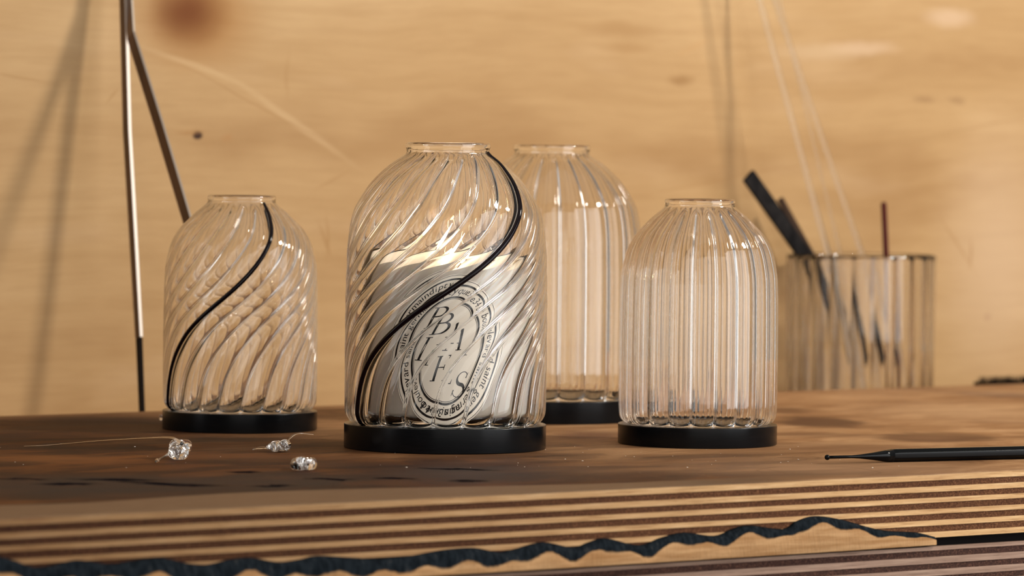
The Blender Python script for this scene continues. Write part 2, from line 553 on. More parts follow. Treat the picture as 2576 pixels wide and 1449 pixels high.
# ------------------------------------------------------------------ workbench
wbch = empty('workbench', (0, 0, 0))
wbch.matrix_world = BM.copy()
tag(wbch, 'thick laminated plywood workbench with scorched dark stained top', 'table')
PLY = 0.00385
UL, UR = -0.95, 1.70


def ply_slab(name, z1, z0, jut, mat, seed, rag=0.0, v1=None):
    """one veneer layer: slab whose front edge wanders a little"""
    rnd = random.Random(seed)
    n = 190
    vs, fs = [], []
    vb = (DEPTH if v1 is None else v1)
    for i in range(n + 1):
        u = UL + (UR - UL) * i / n
        w = jut + 0.00025 * mnoise.noise(Vector((u * 9, seed * 3.1, 0)))
        dt = 0.00022 * mnoise.noise(Vector((u * 60, seed * 7.7, 1))) if rag else 0
        db = rag * 0.00022 * mnoise.noise(Vector((u * 60, seed * 5.3, 2)))
        r = rag * 0.0004 * rnd.random()
        vs += [(u, w + r, z1 + dt * 0), (u, w + r * .5, z0 + db), (u, vb, z1), (u, vb, z0)]
    for i in range(n):
        a, b = i * 4, (i + 1) * 4
        fs += [(a, a + 1, b + 1, b), (a + 2, b + 2, b + 3, a + 3), (a, b, b + 2, a + 2), (a + 1, a + 3, b + 3, b + 1)]
    fs += [(0, 2, 3, 1), (n * 4, n * 4 + 1, n * 4 + 3, n * 4 + 2)]
    return mesh_obj(name, vs, fs, mat, wbch)


# upper board: face veneer + alternating plies
top = ply_slab('tabletop', 0.0, -0.0006, 0.0, M['table'], 1, 1.0)
zz = -0.0006
thick = [.0040, .0042, .0038, .0040, .0034, .0044, .0034, .0044, .0036, .0044, .0040]
for i, th in enumerate(thick):
    lt = i % 2 == 0
    o = ply_slab('ply', zz, zz - th + 0.00005, 0.0002 if lt else 0.0006, M['ply_light'] if lt else M['ply_dark'], 10 + i, 0.0 if lt else 1.0)
    zz -= th
ZB1 = zz                      # underside of the upper board
# lower board, a finger's gap below
gap_line = [on_plane_v(1300, 1429, 0.0), on_plane_v(2043, 1382, 0.0), on_plane_v(2360, 1353, 0.0), on_plane_v(2576, 1336, 0)]
ZL = -0.0505
zz = ZL
thick2 = [.0026, .0044, .0046, .0040, .0046, .0040, .0044, .0042, .0044, .0040]
for i, th in enumerate(thick2):
    lt = i % 2 == 0
    ply_slab('ply', zz, zz - th + 0.00005, 0.0004 if lt else 0.0008, M['ply_grey'] if lt else M['ply_black'], 40 + i, 0.0 if lt else 1.0)
    zz -= th
ZB2 = zz
# black board set back between the two, standing in for the gap's shade; legs
M['flat_black'] = principled('gap_shade_brush_black', (0.006, 0.005, 0.005), 0.85, 0, Specular_IOR_Level=0.03).mat  # flat black for the painted gap shade and the brush
core = slab('slot_shade', UL, UR, 0.006, DEPTH, ZL - 0.00005, ZB1, M['flat_black'], wbch)
_lg = NT('bench_leg_wood')
_lg.l(_lg.ramp(_lg.noise(_lg.scaled(_lg.n('ShaderNodeTexCoord').outputs['Object'], (20, 20, 2)), 1.0, 4), [(0.3, (0.2, 0.1, 0.05)), (0.7, (0.34, 0.2, 0.1))]), _lg.bsdf.inputs['Base Color'])
for u in (UL + 0.08, UR - 0.17):
    for v in (0.06, DEPTH - 0.15):
        slab('leg', u, u + 0.09, v, v + 0.09, -0.90, ZB2, _lg.mat, wbch)
# ledge behind the bench, lower than the top
LEDGE = -0.055
ledge = slab('rear_shelf', UL, UR, DEPTH + 0.001, DEPTH + GAP - 0.001, LEDGE - 0.02, LEDGE, M['ply_light'])
tag(ledge, 'lower plywood shelf between the back of the bench and the wall', 'shelf')

# scorched wavy rail on the lower part of the front edge
crest = [(-60, 1392), (0, 1401), (50, 1414), (91, 1429), (140, 1425), (202, 1411), (283, 1421), (350, 1412), (414, 1406), (479, 1419), (530, 1422), (580, 1411), (640, 1405), (706, 1416),
         (760, 1410), (807, 1400), (883, 1404), (950, 1407), (1034, 1401), (1085, 1392), (1135, 1384), (1201, 1380), (1262, 1391), (1300, 1384), (1374, 1366),
         (1449, 1379), (1490, 1366), (1533, 1356), (1617, 1374), (1670, 1355), (1731, 1342), (1805, 1350), (1850, 1334), (1894, 1324), (1979, 1333), (2015, 1312), (2058, 1300), (2117, 1307),
         (2191, 1327), (2241, 1338), (2315, 1342), (2362, 1353)]
_r = NT('torch_scorched_wood')
_tc = _r.n('ShaderNodeTexCoord').outputs['Object']
_n = _r.noise(_r.scaled(_tc, (18, 18, 240)), 1.0, 5, 0.6)
_c = _r.ramp(_n, [(0.3, (0.30, 0.155, 0.065)), (0.7, (0.46, 0.275, 0.135))])
_sc = _r.n('ShaderNodeAttribute', attribute_name='scorch').outputs['Fac']
_sn = _r.math('ADD', _sc, _r.math('MULTIPLY', _r.math('SUBTRACT', _r.noise(_tc, 160.0, 4), 0.5), 0.35))
_sf = _r.n('ShaderNodeMapRange', interpolation_type='SMOOTHSTEP', inp={'Value': _sn, 'From Min': 0.30, 'From Max': 0.62, 'To Min': 0.0, 'To Max': 1.0}).outputs[0]
_blk = _r.ramp(_r.noise(_r.scaled(_tc, (300, 300, 60)), 1.0, 4, .7), [(0.35, (0.003, 0.005, 0.007)), (0.60, (0.010, 0.014, 0.018)), (0.78, (0.055, 0.050, 0.044))])
_r.l(_r.mix(_sf, _c, _blk), _r.bsdf.inputs['Base Color'])
_r.bsdf.inputs['Roughness'].default_value = 0.8
_r.bsdf.inputs['Specular IOR Level'].default_value = 0.03
_r.bump(_r.noise(_r.scaled(_tc, (400, 400, 90)), 1.0, 4, .7), 0.7, 0.0012)
vs, fs, sc = [], [], []
cp = catmull([(*on_plane_v(x, y, -0.004).xz, 0) for x, y in crest], 5)
NR = 9
for i, p in enumerate(cp):
    u, zc = p.x, p.y
    tailf = min(1.0, max(0.0, (cp[-1].x - u) / 0.10))
    band = (0.0055 + 0.0030 * min(1, max(0, (0.15 - u) / 0.3)) + 0.0018 * math.sin(u * 190)) * (0.35 + 0.65 * tailf)
    zb = min(ZL + 0.0012, zc - 0.0004)
    # from the board face outwards over the rounded, burnt crest and down the plain face
    prof = [(0.0008, zc + 0.0004, 1), (-0.0016, zc - 0.0002, 1), (-0.0030, zc - band * .30, 1), (-0.0040, zc - band * .62, .95), (-0.0046, zc - band * .95, .55),
            (-0.0048, zc - band * 1.35, .1), (-0.0050, zb + 0.0006, 0), (-0.0046, zb, 0.6), (0.0008, zb, 1)]
    for (v, z, s) in prof:
        vs.append((u, v * (0.35 + 0.65 * tailf), max(z, zb)))
        if u < cp[-1].x - 0.36:
            s = min(1, s + 0.25 * (0.5 + 0.5 * math.sin(u * 61)))
        sc.append(s)
for i in range(len(cp) - 1):
    for j in range(NR):
        j2 = (j + 1) % NR
        fs.append((i * NR + j, i * NR + j2, (i + 1) * NR + j2, (i + 1) * NR + j))
fs.append(tuple(range(NR - 1, -1, -1)))
fs.append(tuple((len(cp) - 1) * NR + j for j in range(NR)))
rail = mesh_obj('wavy_rail', vs, fs, _r.mat, wbch, smooth=True)
at = rail.data.attributes.new('scorch', 'FLOAT', 'POINT')
at.data.foreach_set('value', sc)
rail['label'] = 'scalloped scorched wooden rail under the bench edge'


# ------------------------------------------------------------------ ribbed glass cloches
def cloche(name, base_px, prof, twist, nrib, phase, scale, base_r, base_h, t0, a_i, a_o, stripe, label, group):
    """prof: list (z, r) of the glass from foot to rim in metres above the table; twist: (zs, degrees)"""
    c = on_table(*base_px)
    root = empty(name, c)
    tag(root, label, 'glass cloche', group)
    # base disc with softened edges
    bv = 0.0007
    pr = [(0.0, 0.0), (base_r - bv, 0.0), (base_r, bv), (base_r, base_h - bv), (base_r - bv * .3, base_h - bv * .3), (base_r - bv, base_h), (0.0, base_h)]
    pr[0] = (0.0005, 0.0); pr[-1] = (0.0005, base_h)
    v, f = lathe(pr, 160)
    f.append(tuple(range(159, -1, -1))); f.append(tuple(range(6 * 160, 7 * 160)))
    b = mesh_obj('base', v, f, M['base'], root, smooth=True)
    md = b.modifiers.new('wn', 'WEIGHTED_NORMAL'); md.keep_sharp = True
    # outer profile, densely sampled by arc length
    zs = [p[0] for p in prof]; rs = [p[1] for p in prof]
    P = catmull([(r, 0, z) for z, r in prof], 14)
    P = [(p.x, p.z) for p in P]
    L = [0]
    for i in range(1, len(P)):
        L.append(L[-1] + math.dist(P[i], P[i - 1]))
    nrow = 120
    tt = np.linspace(0, L[-1], nrow)
    R_ = np.interp(tt, L, [p[0] for p in P]); Z_ = np.interp(tt, L, [p[1] for p in P])
    dR, dZ = np.gradient(R_), np.gradient(Z_)
    nl = np.hypot(dR, dZ)
    NR_, NZ_ = dZ / nl, -dR / nl           # outward normal of the profile
    rmax = max(rs)
    ztop = Z_[-1]
    # samples per lobe, crowded at the rib
    us = np.concatenate([np.array([0, .018, .036, .055, .075, .10, .135, .18, .24, .31, .38, .45]), np.array([.5, .55, .62, .69, .76, .82, .865, .90, .925, .945, .964, .982])])
    ns = len(us)
    seg = nrib * ns
    rows = []
    tw = np.radians(np.interp(Z_, twist[0], twist[1]))
    k = 5
    for _ in range(3):
        twp = np.concatenate([[tw[0]] * k, tw, [tw[-1]] * k]); tw = np.convolve(twp, np.ones(2 * k + 1) / (2 * k + 1), 'valid')
    u = np.tile(us, nrib)                  # 0 at a rib, 1 at the next
    lob = np.repeat(np.arange(nrib), ns) + u
    cusp = (2 * u - 1) ** 2
    # round the very tip of the rib
    d = np.minimum(u, 1 - u)
    rt = 0.085
    cusp = np.where(d < rt, (1 - 2 * rt) ** 2 + 4 * (1 - 2 * rt) * (rt - d) * (1 - 0.5 * (rt - d) / rt) , cusp)
    cusp = cusp / cusp.max()
    cord = np.exp(-(d / 0.030) ** 2)       # the rib itself is a round cord
    ang0 = 2 * math.pi * lob / nrib

    def amp(i):
        a = R_[i] / rmax
        a *= min(1.0, max(0.0, (ztop - 0.0045 - Z_[i]) / 0.006)) if Z_[i] > ztop - 0.011 else 1.0
        return a

    def row(i, inner, extra=0.0):
        a = amp(i)
        t0_ = t0 * (1 + 0.9 * max(0.0, 1 - (ztop - Z_[i]) / 0.004))
        if inner:
            off = t0_ + a_o * cusp * a + a_i * cusp * a + 0.0011 * cord * a
        else:
            off = a_o * cusp * a - 0.00035 * cord * a
        off = off + extra
        r = R_[i] - NR_[i] * off
        z = Z_[i] - NZ_[i] * off
        th = ang0 + tw[i] + math.radians(phase)
        return np.stack([r * np.sin(th), -r * np.cos(th), z], 1)
    for i in range(nrow): rows.append(row(i, False))
    for q_, h_ in ((0.28, 0.55), (0.95, 0.85), (1.62, 0.55)):
        cap = row(nrow - 1, False, t0 * q_); cap[:, 2] += t0 * h_; rows.append(cap)
    for i in range(nrow - 1, -1, -1): rows.append(row(i, True))
    n = len(rows)
    V_ = np.concatenate(rows)
    # keep the foot above the disc
    V_[:, 2] = np.maximum(V_[:, 2], base_h + 0.0001)
    fs = []
    for i in range(n):
        i2 = (i + 1) % n
        A = i * seg; B = i2 * seg
        for j in range(seg):
            j2 = (j + 1) % seg
            fs.append((A + j, A + j2, B + j2, B + j))
    g = mesh_obj('glass_shade', V_.tolist(), fs, M['glass'], root, smooth=True)
    if stripe:
        pts, rad = [], []
        for i in range(0, nrow, 2):
            if Z_[i] > ztop - 0.004: break
            off = a_o * amp(i) + 0.0003
            r = R_[i] - NR_[i] * off; z = Z_[i] - NZ_[i] * off
            th = tw[i] + math.radians(phase)
            pts.append(Vector((r * math.sin(th), -r * math.cos(th), z)))
            rad.append(stripe * (0.55 + 0.45 * min(1, R_[i] / rmax)))
        rad[0] *= 0.8
        v, f = tube(pts, rad, 14)
        s = mesh_obj('dark_rib', v, f, M['plum'], root, smooth=True)
        s['label'] = 'black plum glass rib swirling round the clear shade'
    return root


def prof_from_px(pts, ybase, s):
    return [((ybase - y) / s, hw / s) for y, hw in pts]


SB = 3406.0
big_prof = prof_from_px([(1063.5, 228), (1060, 238), (1050, 246), (1036, 252), (1010, 253.5), (940, 254), (860, 254), (736, 253.5), (680, 252), (606, 249), (540, 238), (504, 222), (461, 193), (430, 163), (408, 137), (394, 115), (386, 104.5), (378, 104), (371, 106.5), (365, 107)], 1125, SB)
small_prof_px = [(1030.5, 168), (1027, 180), (1020, 187), (1009, 191.5), (980, 193.5), (900, 194), (820, 194), (700, 192), (655, 187), (611, 175.5), (576, 155), (558, 138), (536, 116), (520, 96), (511, 86.5), (505, 84.5), (500, 86), (496.5, 86)]
SL = 3216.0
left_prof = prof_from_px(small_prof_px, 1079, SL)
SR = 3340.0
k_ = 0.1826 / ((1079 - 496.5) / SL)
right_prof = [(z * 1.012, r * 0.995) for z, r in left_prof]

big_tw = ([.018, .026, .043, .0625, .0775, .0925, .106, .12, .132, .147, .1606, .174, .187, .199, .2073, .2164, .223],
          [-61, -60, -57.7, -51.4, -40.3, -26.5, -13, 5.2, 18.3, 32.8, 43.6, 51.5, 58, 61, 66, 77, 80])
left_tw = ([.0155, .0274, .045, .0628, .0808, .0945, .1098, .1275, .1427, .1536, .163, .177, .182],
           [-69, -65, -61.7, -51.2, -37, -20.5, -1.8, 14.2, 25.1, 31.8, 35.6, 44.6, 46])
no_tw = ([0, 1], [0, 0])

cl_left = cloche('glass_cloche', (603, 1079), left_prof, left_tw, 20, 0, 1, .0604, .0149, .0015, .0019, .0005, .0018,
                 'small swirl-ribbed empty glass cloche with a dark stripe, leftmost on the bench', 'ribbed glass cloches on dark discs')
cl_big = cloche('glass_cloche', (1119, 1126), big_prof, big_tw, 20, 0, 1, .0745, .0181, .0018, .0020, .0006, .0021,
                'large swirl-ribbed glass cloche with a dark stripe over the lit candle', 'ribbed glass cloches on dark discs')
cl_back = cloche('glass_cloche', (1381, 1054), [(z * 1.0, r * 1.01) for z, r in big_prof], no_tw, 20, 5.5, 1, .0755, .0181, .0018, .0020, .0006, 0,
                 'large straight-ribbed clear glass cloche standing behind the candle cloche', 'ribbed glass cloches on dark discs')
cl_right = cloche('glass_cloche', (1754, 1116), right_prof, no_tw, 20, 10.5, 1, .0600, .0152, .0015, .0019, .0005, 0,
                  'small straight-ribbed clear glass cloche, rightmost of the four cloches', 'ribbed glass cloches on dark discs')

# ------------------------------------------------------------------ candle inside the big cloche
RC = 0.0575
ZC0 = 0.0183
cand = empty('candle', cl_big.location + Vector((0.0015, 0.002, ZC0)))
tag(cand, 'lit cream candle in a glass tumbler with oval printed label, inside large cloche', 'candle')
HV = 0.1265
pr = [(0.0005, 0.0), (RC - 0.004, 0.0), (RC - 0.0012, 0.0012), (RC, 0.005), (RC, HV - 0.0012), (RC - 0.0006, HV - .0002), (RC - 0.0014, HV), (RC - 0.0022, HV - 0.0008), (RC - 0.0024, HV - 0.003),
      (RC - 0.0026, 0.009), (RC - 0.005, 0.0048), (RC - 0.012, 0.0040), (0.0005, 0.0038)]
v, f = lathe(pr, 128)
f.append(tuple(range(127, -1, -1))); f.append(tuple(range(12 * 128, 13 * 128)))
mesh_obj('tumbler', v, f, M['glass'], cand, smooth=True)
_w = principled('cream_wax', (0.96, 0.86, 0.74), 0.45)
_w.bsdf.inputs['Subsurface Weight'].default_value = 0.12
_w.bsdf.inputs['Subsurface Radius'].default_value = (0.020, 0.011, 0.006)
_w.bsdf.inputs['Subsurface Scale'].default_value = 1.0
M['wax'] = _w.mat
HWX = 0.1150
pr = [(0.0005, 0.0042), (RC - 0.012, 0.0044), (RC - 0.0052, 0.0053), (RC - 0.0029, 0.0095), (RC - 0.0027, HWX + .0012), (RC - 0.0045, HWX), (0.02, HWX - 0.0008), (0.006, HWX - 0.0012), (0.0005, HWX - 0.0012)]
v, f = lathe(pr, 96)
f.append(tuple(range(95, -1, -1))); f.append(tuple(range(8 * 96, 9 * 96)))
mesh_obj('wax', v, f, M['wax'], cand, smooth=True)
wk = catmull([(0, 0, HWX - 0.004), (0.0002, 0, HWX + 0.002), (0.0010, 0, HWX + 0.006), (0.0026, -0.0004, HWX + 0.0085)], 5)
v, f = tube(wk, [0.0008] * len(wk), 8)
mesh_obj('wick', v, f, principled('charred_wick', (0.05, 0.02, 0.01), 0.9).mat, cand, smooth=True)
_fl = NT('flame')
_em = _fl.n('ShaderNodeEmission')
_z = _fl.n('ShaderNodeSeparateXYZ', inp={0: _fl.n('ShaderNodeTexCoord').outputs['Object']}).outputs[2]
_fr = _fl.n('ShaderNodeMapRange', inp={'Value': _z, 'From Min': HWX + 0.003, 'From Max': HWX + 0.014}).outputs[0]
_fl.l(_fl.ramp(_fr, [(0.0, (1.0, 0.35, 0.08)), (0.4, (1.0, 0.70, 0.35)), (1.0, (1.0, 0.86, 0.62))]), _em.inputs['Color'])
_fl.l(_fl.ramp(_fr, [(0.0, (0.12,) * 3), (0.5, (0.7,) * 3), (1.0, (1.0,) * 3)]), _fl.n('ShaderNodeMath').inputs[0])
_em.inputs['Strength'].default_value = 70.0
_fl.l(_em.outputs[0], _fl.t.nodes['Material Output'].inputs['Surface'])
fl = []
for i in range(15):
    t = i / 14
    r = 0.0034 * (math.sin(math.pi * min(1, t * 1.02) ** 0.62) ** 1.0) * (1 - 0.25 * t) + 0.0001
    fl.append((max(r, 0.00015), HWX + 0.0035 + 0.026 * t))
v, f = lathe(fl, 24)
v = [(x + 0.0018 + 0.004 * ((z - HWX) / 0.03) ** 2, y, z) for x, y, z in v]
f.append(tuple(range(23, -1, -1))); f.append(tuple(range(14 * 24, 15 * 24)))
mesh_obj('flame', v, f, _fl.mat, cand, smooth=True)

# printed oval label wrapped on the tumbler; (x, y) in metres on the unrolled label
SP = 1 / SB
RL = RC + 0.00025
LZ = 0.0562           # label centre above the tumbler foot
ink = principled('black_ink', (0.004, 0.004, 0.005), 0.6, 0, Specular_IOR_Level=0.1).mat
_p = principled('cream_label_paper', (0.93, 0.84, 0.71), 0.6, 0, Specular_IOR_Level=0.2).mat
LROT = math.radians(4)


def wrap(x, y, lift):
    x2 = x * math.cos(LROT) + y * math.sin(LROT)
    y2 = -x * math.sin(LROT) + y * math.cos(LROT)
    a = x2 / RL
    return (( RL + lift) * math.sin(a), -(RL + lift) * math.cos(a), LZ + y2)


def oval_ring(a0, b0, a1, b1, lift, seg=120):
    vs, fs = [], []
    for i in range(seg):
        t = 2 * math.pi * i / seg
        vs.append(wrap(a0 * math.cos(t), b0 * math.sin(t), lift))
        vs.append(wrap(a1 * math.cos(t), b1 * math.sin(t), lift))
    for i in range(seg):
        j = (i + 1) % seg
        fs.append((2 * i, 2 * i + 1, 2 * j + 1, 2 * j))
    return vs, fs


A_, B_ = 143 * SP, 189 * SP
# paper: grid in an oval
vs, fs = [], []
NRr, NA = 16, 96
for i in range(NRr + 1):
    for j in range(NA):
        t = 2 * math.pi * j / NA
        q = max(i / NRr, 0.001)
        vs.append(wrap(A_ * q * math.cos(t), B_ * q * math.sin(t), 0.0))
for i in range(NRr):
    for j in range(NA):
        j2 = (j + 1) % NA
        fs.append((i * NA + j, (i + 1) * NA + j, (i + 1) * NA + j2, i * NA + j2))
lab = mesh_obj('label_paper', vs, fs, _p, cand, smooth=True)
vs, fs = [], []


def add(vf):
    n0 = len(vs)
    vs.extend(vf[0]); fs.extend([tuple(i + n0 for i in q) for q in vf[1]])


for (da, w) in ((3, 1.6), (14, 6.0), (53, 6.0), (61, 1.6)):
    add(oval_ring(A_ - da * SP, B_ - da * SP, A_ - (da + w) * SP, B_ - (da + w) * SP, 0.00012))
mesh_obj('oval_lines', vs, fs, ink, lab)


# ring text from the built-in font, one mesh
def glyph(ch, size, shear=0.18):
    cu = bpy.data.curves.new('g', 'FONT')
    cu.body = ch; cu.size = size; cu.resolution_u = 2; cu.shear = shear
    o = bpy.data.objects.new('g', cu)
    COL.objects.link(o)
    dg = bpy.context.evaluated_depsgraph_get()
    me = bpy.data.meshes.new_from_object(o.evaluated_get(dg))
    V_ = [tuple(v.co) for v in me.vertices]
    F_ = [tuple(p.vertices) for p in me.polygons]
    bpy.data.objects.remove(o); bpy.data.curves.remove(cu); bpy.data.meshes.remove(me)
    return V_, F_


gc = {}
fsz = 31 * SP
for ch in set('34boulevardsaintgermaindiptyqueparis5e'):
    V_, F_ = glyph(ch, fsz)
    xs = [q[0] for q in V_]
    gc[ch] = (V_, F_, min(xs), max(xs))
am, bm_ = A_ - 36.5 * SP, B_ - 36.5 * SP


def arc_table():
    n = 2000
    pts = [(am * math.sin(2 * math.pi * i / n), bm_ * math.cos(2 * math.pi * i / n)) for i in range(n + 1)]   # clockwise from the top
    L = [0]
    for i in range(n): L.append(L[-1] + math.dist(pts[i], pts[i + 1]))
    return pts, L


apts, aL = arc_table()
TOT = aL[-1]


def ring_text(text, s_mid, outward=True, spacing=1.0):
    widths = []
    sp = 1.6 * SP * spacing
    for ch in text:
        widths.append(8 * SP if ch == ' ' else gc[ch][3] - gc[ch][2] + sp)
    total = sum(widths)
    s = -total / 2
    for ch, w in zip(text, widths):
        sm = s + w / 2
        s += w
        if ch == ' ': continue
        q = (s_mid + (sm if outward else -sm)) % TOT
        i = int(np.searchsorted(aL, q)) - 1
        i = max(0, min(len(apts) - 2, i))
        t = (q - aL[i]) / (aL[i + 1] - aL[i])
        x = apts[i][0] + (apts[i + 1][0] - apts[i][0]) * t
        y = apts[i][1] + (apts[i + 1][1] - apts[i][1]) * t
        tx, ty = apts[i + 1][0] - apts[i][0], apts[i + 1][1] - apts[i][1]
        l = math.hypot(tx, ty); tx /= l; ty /= l
        if not outward: tx, ty = -tx, -ty
        nx, ny = -ty, tx
        V_, F_, x0, x1 = gc[ch]
        out = []
        for (gx, gy, _) in V_:
            lx = gx - (x0 + x1) / 2; ly = gy - fsz * 0.24
            out.append(wrap(x + tx * lx + nx * ly, y + ty * lx + ny * ly, 0.00012))
        add((out, F_))


vs, fs = [], []
ring_text('34 boulevard saint germain', TOT * 0.715)
ring_text('diptyque', TOT * 0.0)
ring_text('34 boulevard saint germain', TOT * 0.285)
ring_text('paris 5e', TOT * 0.5, outward=False, spacing=1.3)
mesh_obj('ring_lettering', vs, fs, ink, lab)


# five big roman capitals, drawn as strokes of varying width
def ribbon(pts, ws):
    P = [Vector((x, y)) for x, y in pts]
    a, fsr = [], []
    for i, p in enumerate(P):
        t = (P[min(i + 1, len(P) - 1)] - P[max(i - 1, 0)]).normalized()
        nn = Vector((-t.y, t.x))
        a += [p + nn * ws[i] / 2, p - nn * ws[i] / 2]
    for i in range(len(P) - 1):
        fsr.append((2 * i, 2 * i + 1, 2 * i + 3, 2 * i + 2))
    return a, fsr


def arc(cx, cy, rx, ry, a0, a1, n=14):
    return [(cx + rx * math.cos(math.radians(a0 + (a1 - a0) * i / n)), cy + ry * math.sin(math.radians(a0 + (a1 - a0) * i / n))) for i in range(n + 1)]


def serif(x, y, w=.26, h=.035):
    return ribbon([(x - w / 2, y), (x + w / 2, y)], [h, h])


def bowl(x0, y0, y1, rx, wmax):
    cy, ry = (y0 + y1) / 2, (y1 - y0) / 2
    pts = [(x0, y1)] + arc(x0 + rx * .45, cy, rx * .62, ry, 90, -90) + [(x0, y0)]
    n = len(pts)
    return ribbon(pts, [0.035 + (wmax - .035) * math.sin(math.pi * i / (n - 1)) ** 1.5 for i in range(n)])


TH = .115
def s_shape():
    up = arc(.30, .735, .21, .235, 25, 265, 18)
    dn = arc(.32, .265, .24, .235, 85, -155, 18)
    pts = up + dn[1:]
    n = len(pts)
    return ribbon(pts, [0.03 + 0.10 * math.exp(-((i / (n - 1) - .5) / .17) ** 2) for i in range(n)])


LET = {
    'B': [ribbon([(.12, 0), (.12, 1)], [TH, TH]), serif(.08, .018), serif(.08, .982), bowl(.12, .52, .98, .46, .12), bowl(.12, .02, .54, .56, .13)],
    'A': [ribbon([(.02, 0), (.36, 1.0)], [.045, .045]), ribbon([(.36, 1.02), (.70, 0)], [TH, TH]), ribbon([(.14, .34), (.58, .34)], [.04, .04]), serif(.02, .018), serif(.70, .018, .3)],
    'I': [ribbon([(.12, 0), (.12, 1)], [TH, TH]), serif(.12, .018, .34), serif(.12, .982, .34)],
    'E': [ribbon([(.12, 0), (.12, 1)], [TH, TH]), serif(.06, .018, .2), serif(.06, .982, .2), ribbon([(.1, .98), (.56, .98)], [.04, .04]), ribbon([(.1, .52), (.44, .52)], [.04, .04]), ribbon([(.1, .02), (.60, .02)], [.04, .04]),
          ribbon([(.56, 1.0), (.54, .84)], [.05, .015]), ribbon([(.60, 0), (.63, .18)], [.05, .015]), ribbon([(.44, .62), (.44, .42)], [.035, .035])],
    'S': [s_shape(), ribbon([(.49, .95), (.47, .74)], [.02, .05]), ribbon([(.08, .04), (.10, .27)], [.02, .05])],
}


def big_letter(ch, cx, cy, h, rot):
    """centre in label pixels from the oval centre (y up)"""
    r = math.radians(rot)
    for a, f_ in LET[ch]:
        out = []
        for p in a:
            x = (p.x - .32) * h + 0.14 * (p.y - .5) * h; y = (p.y - .5) * h
            out.append(wrap((cx + x * math.cos(r) - y * math.sin(r)) * SP, (cy + x * math.sin(r) + y * math.cos(r)) * SP, 0.00012))
        add((out, f_))


vs, fs = [], []
big_letter('B', -21, 70, 68, -4)
big_letter('A', 17, 31, 64, -6)
big_letter('I', -42, -4, 68, -6)
big_letter('E', -6, -47, 68, 0)
big_letter('S', 41, -82, 70, -6)
mesh_obj('title_lettering', vs, fs, ink, lab)

# ------------------------------------------------------------------ ribbed tumbler with rods, behind the bench
TR = 0.0715
vt = DEPTH + GAP - 0.003 - TR - 0.006
pt = on_plane_v(2163, 980, vt)
tum_loc = bench(pt.x, vt, LEDGE)
rimz = on_plane_v(2166, 640, vt).z
TH_ = rimz - LEDGE
tum = empty('glass_tumbler', tum_loc)
tag(tum, 'wide ribbed clear glass tumbler holding glass rods, behind the bench at right', 'glass')
nr, sg = 20, 16
seg = nr * sg
uu = (np.arange(seg) / sg) % 1.0
cu_ = (2 * uu - 1) ** 2
th = 2 * math.pi * np.arange(seg) / seg + 0.1
rows = []


def trow(r, z, k):
    rr = r - k * cu_
    return np.stack([rr * np.sin(th), -rr * np.cos(th), np.full(seg, z)], 1)


for z, r in [(0.0, TR - .006), (0.0015, TR - .002), (0.006, TR - .0006), (0.012, TR - 0.0004), (TH_ * .5, TR), (TH_ - 0.004, TR + .0006), (TH_ - .001, TR + .0004)]:
    rows.append(trow(r, z, 0.0011))
rows.append(trow(TR - .0008, TH_, 0.0008))
for z, r, kk in [(TH_ - .001, TR - .0022, .0014), (TH_ - .006, TR - .0024, .0036), (TH_ * .5, TR - .0024, .0040), (0.022, TR - .003, .0040), (0.014, TR - .006, .001), (0.011, TR - .015, 0)]:
    rows.append(trow(r, z, kk))
nrw = len(rows)
V_ = np.concatenate(rows)
fs = []
for i in range(nrw - 1):
    for j in range(seg):
        j2 = (j + 1) % seg
        fs.append((i * seg + j, i * seg + j2, (i + 1) * seg + j2, (i + 1) * seg + j))
fs.append(tuple(range(seg - 1, -1, -1)))
fs.append(tuple((nrw - 1) * seg + j for j in range(seg)))
mesh_obj('glass_wall', V_.tolist(), fs, M['glass'], tum, smooth=True)


def rod(name, a, b, r, mat, label, group=None, cat='rod', seg=16, r_end=None, ext=0.0):
    a, b = Vector(a), Vector(b)
    d = (b - a).normalized()
    b2 = b + d * ext
    L = (b2 - a).length
    pts = [a, a + d * r * .3, a + d * r, b2 - d * r, b2 - d * r * .3, b2]
    rad = [r * .45, r * .85, r, (r_end or r), (r_end or r) * .85, (r_end or r) * .45]
    v, f = tube(pts, rad, seg)
    o = mesh_obj(name, [p - a for p in v], f, mat, None, smooth=True, loc=a)
    tag(o, label, cat, group)
    return o


def at_v(x, y, v):
    p = on_plane_v(x, y, v)
    return bench(*p)


VW = DEPTH + GAP
ZI = LEDGE + 0.0125      # inside floor of the tumbler


def in_tumbler(x1, y1, v1, x0, y0, v0, ext):
    """line through two sighted points; continued down to the tumbler's inside floor"""
    p1, p0 = at_v(x1, y1, v1), at_v(x0, y0, v0)
    d = (p0 - p1).normalized()
    return p1, p0, d


def rod_through(name, top, mouth, r, mat, label, group=None, cat='rod', ext=0.12, zfloor=None, reach=1.0):
    p1, p0 = at_v(*top), at_v(*mouth)
    d = (p0 - p1).normalized()
    zf = (ZI + r) if zfloor is None else zfloor
    # stop at the floor or just inside the wall
    t = (zf - p0.z) / d.z
    best = t
    for k in range(200):
        q = p0 + d * (t * k / 199)
        h = Vector((q.x - tum_loc.x, q.y - tum_loc.y)).length
        if h > TR - 0.0062 - r:
            best = t * max(0, k - 1) / 199
            break
    end = p0 + d * best
    return rod(name, end, p1, r, mat, label, group, cat, ext=ext)


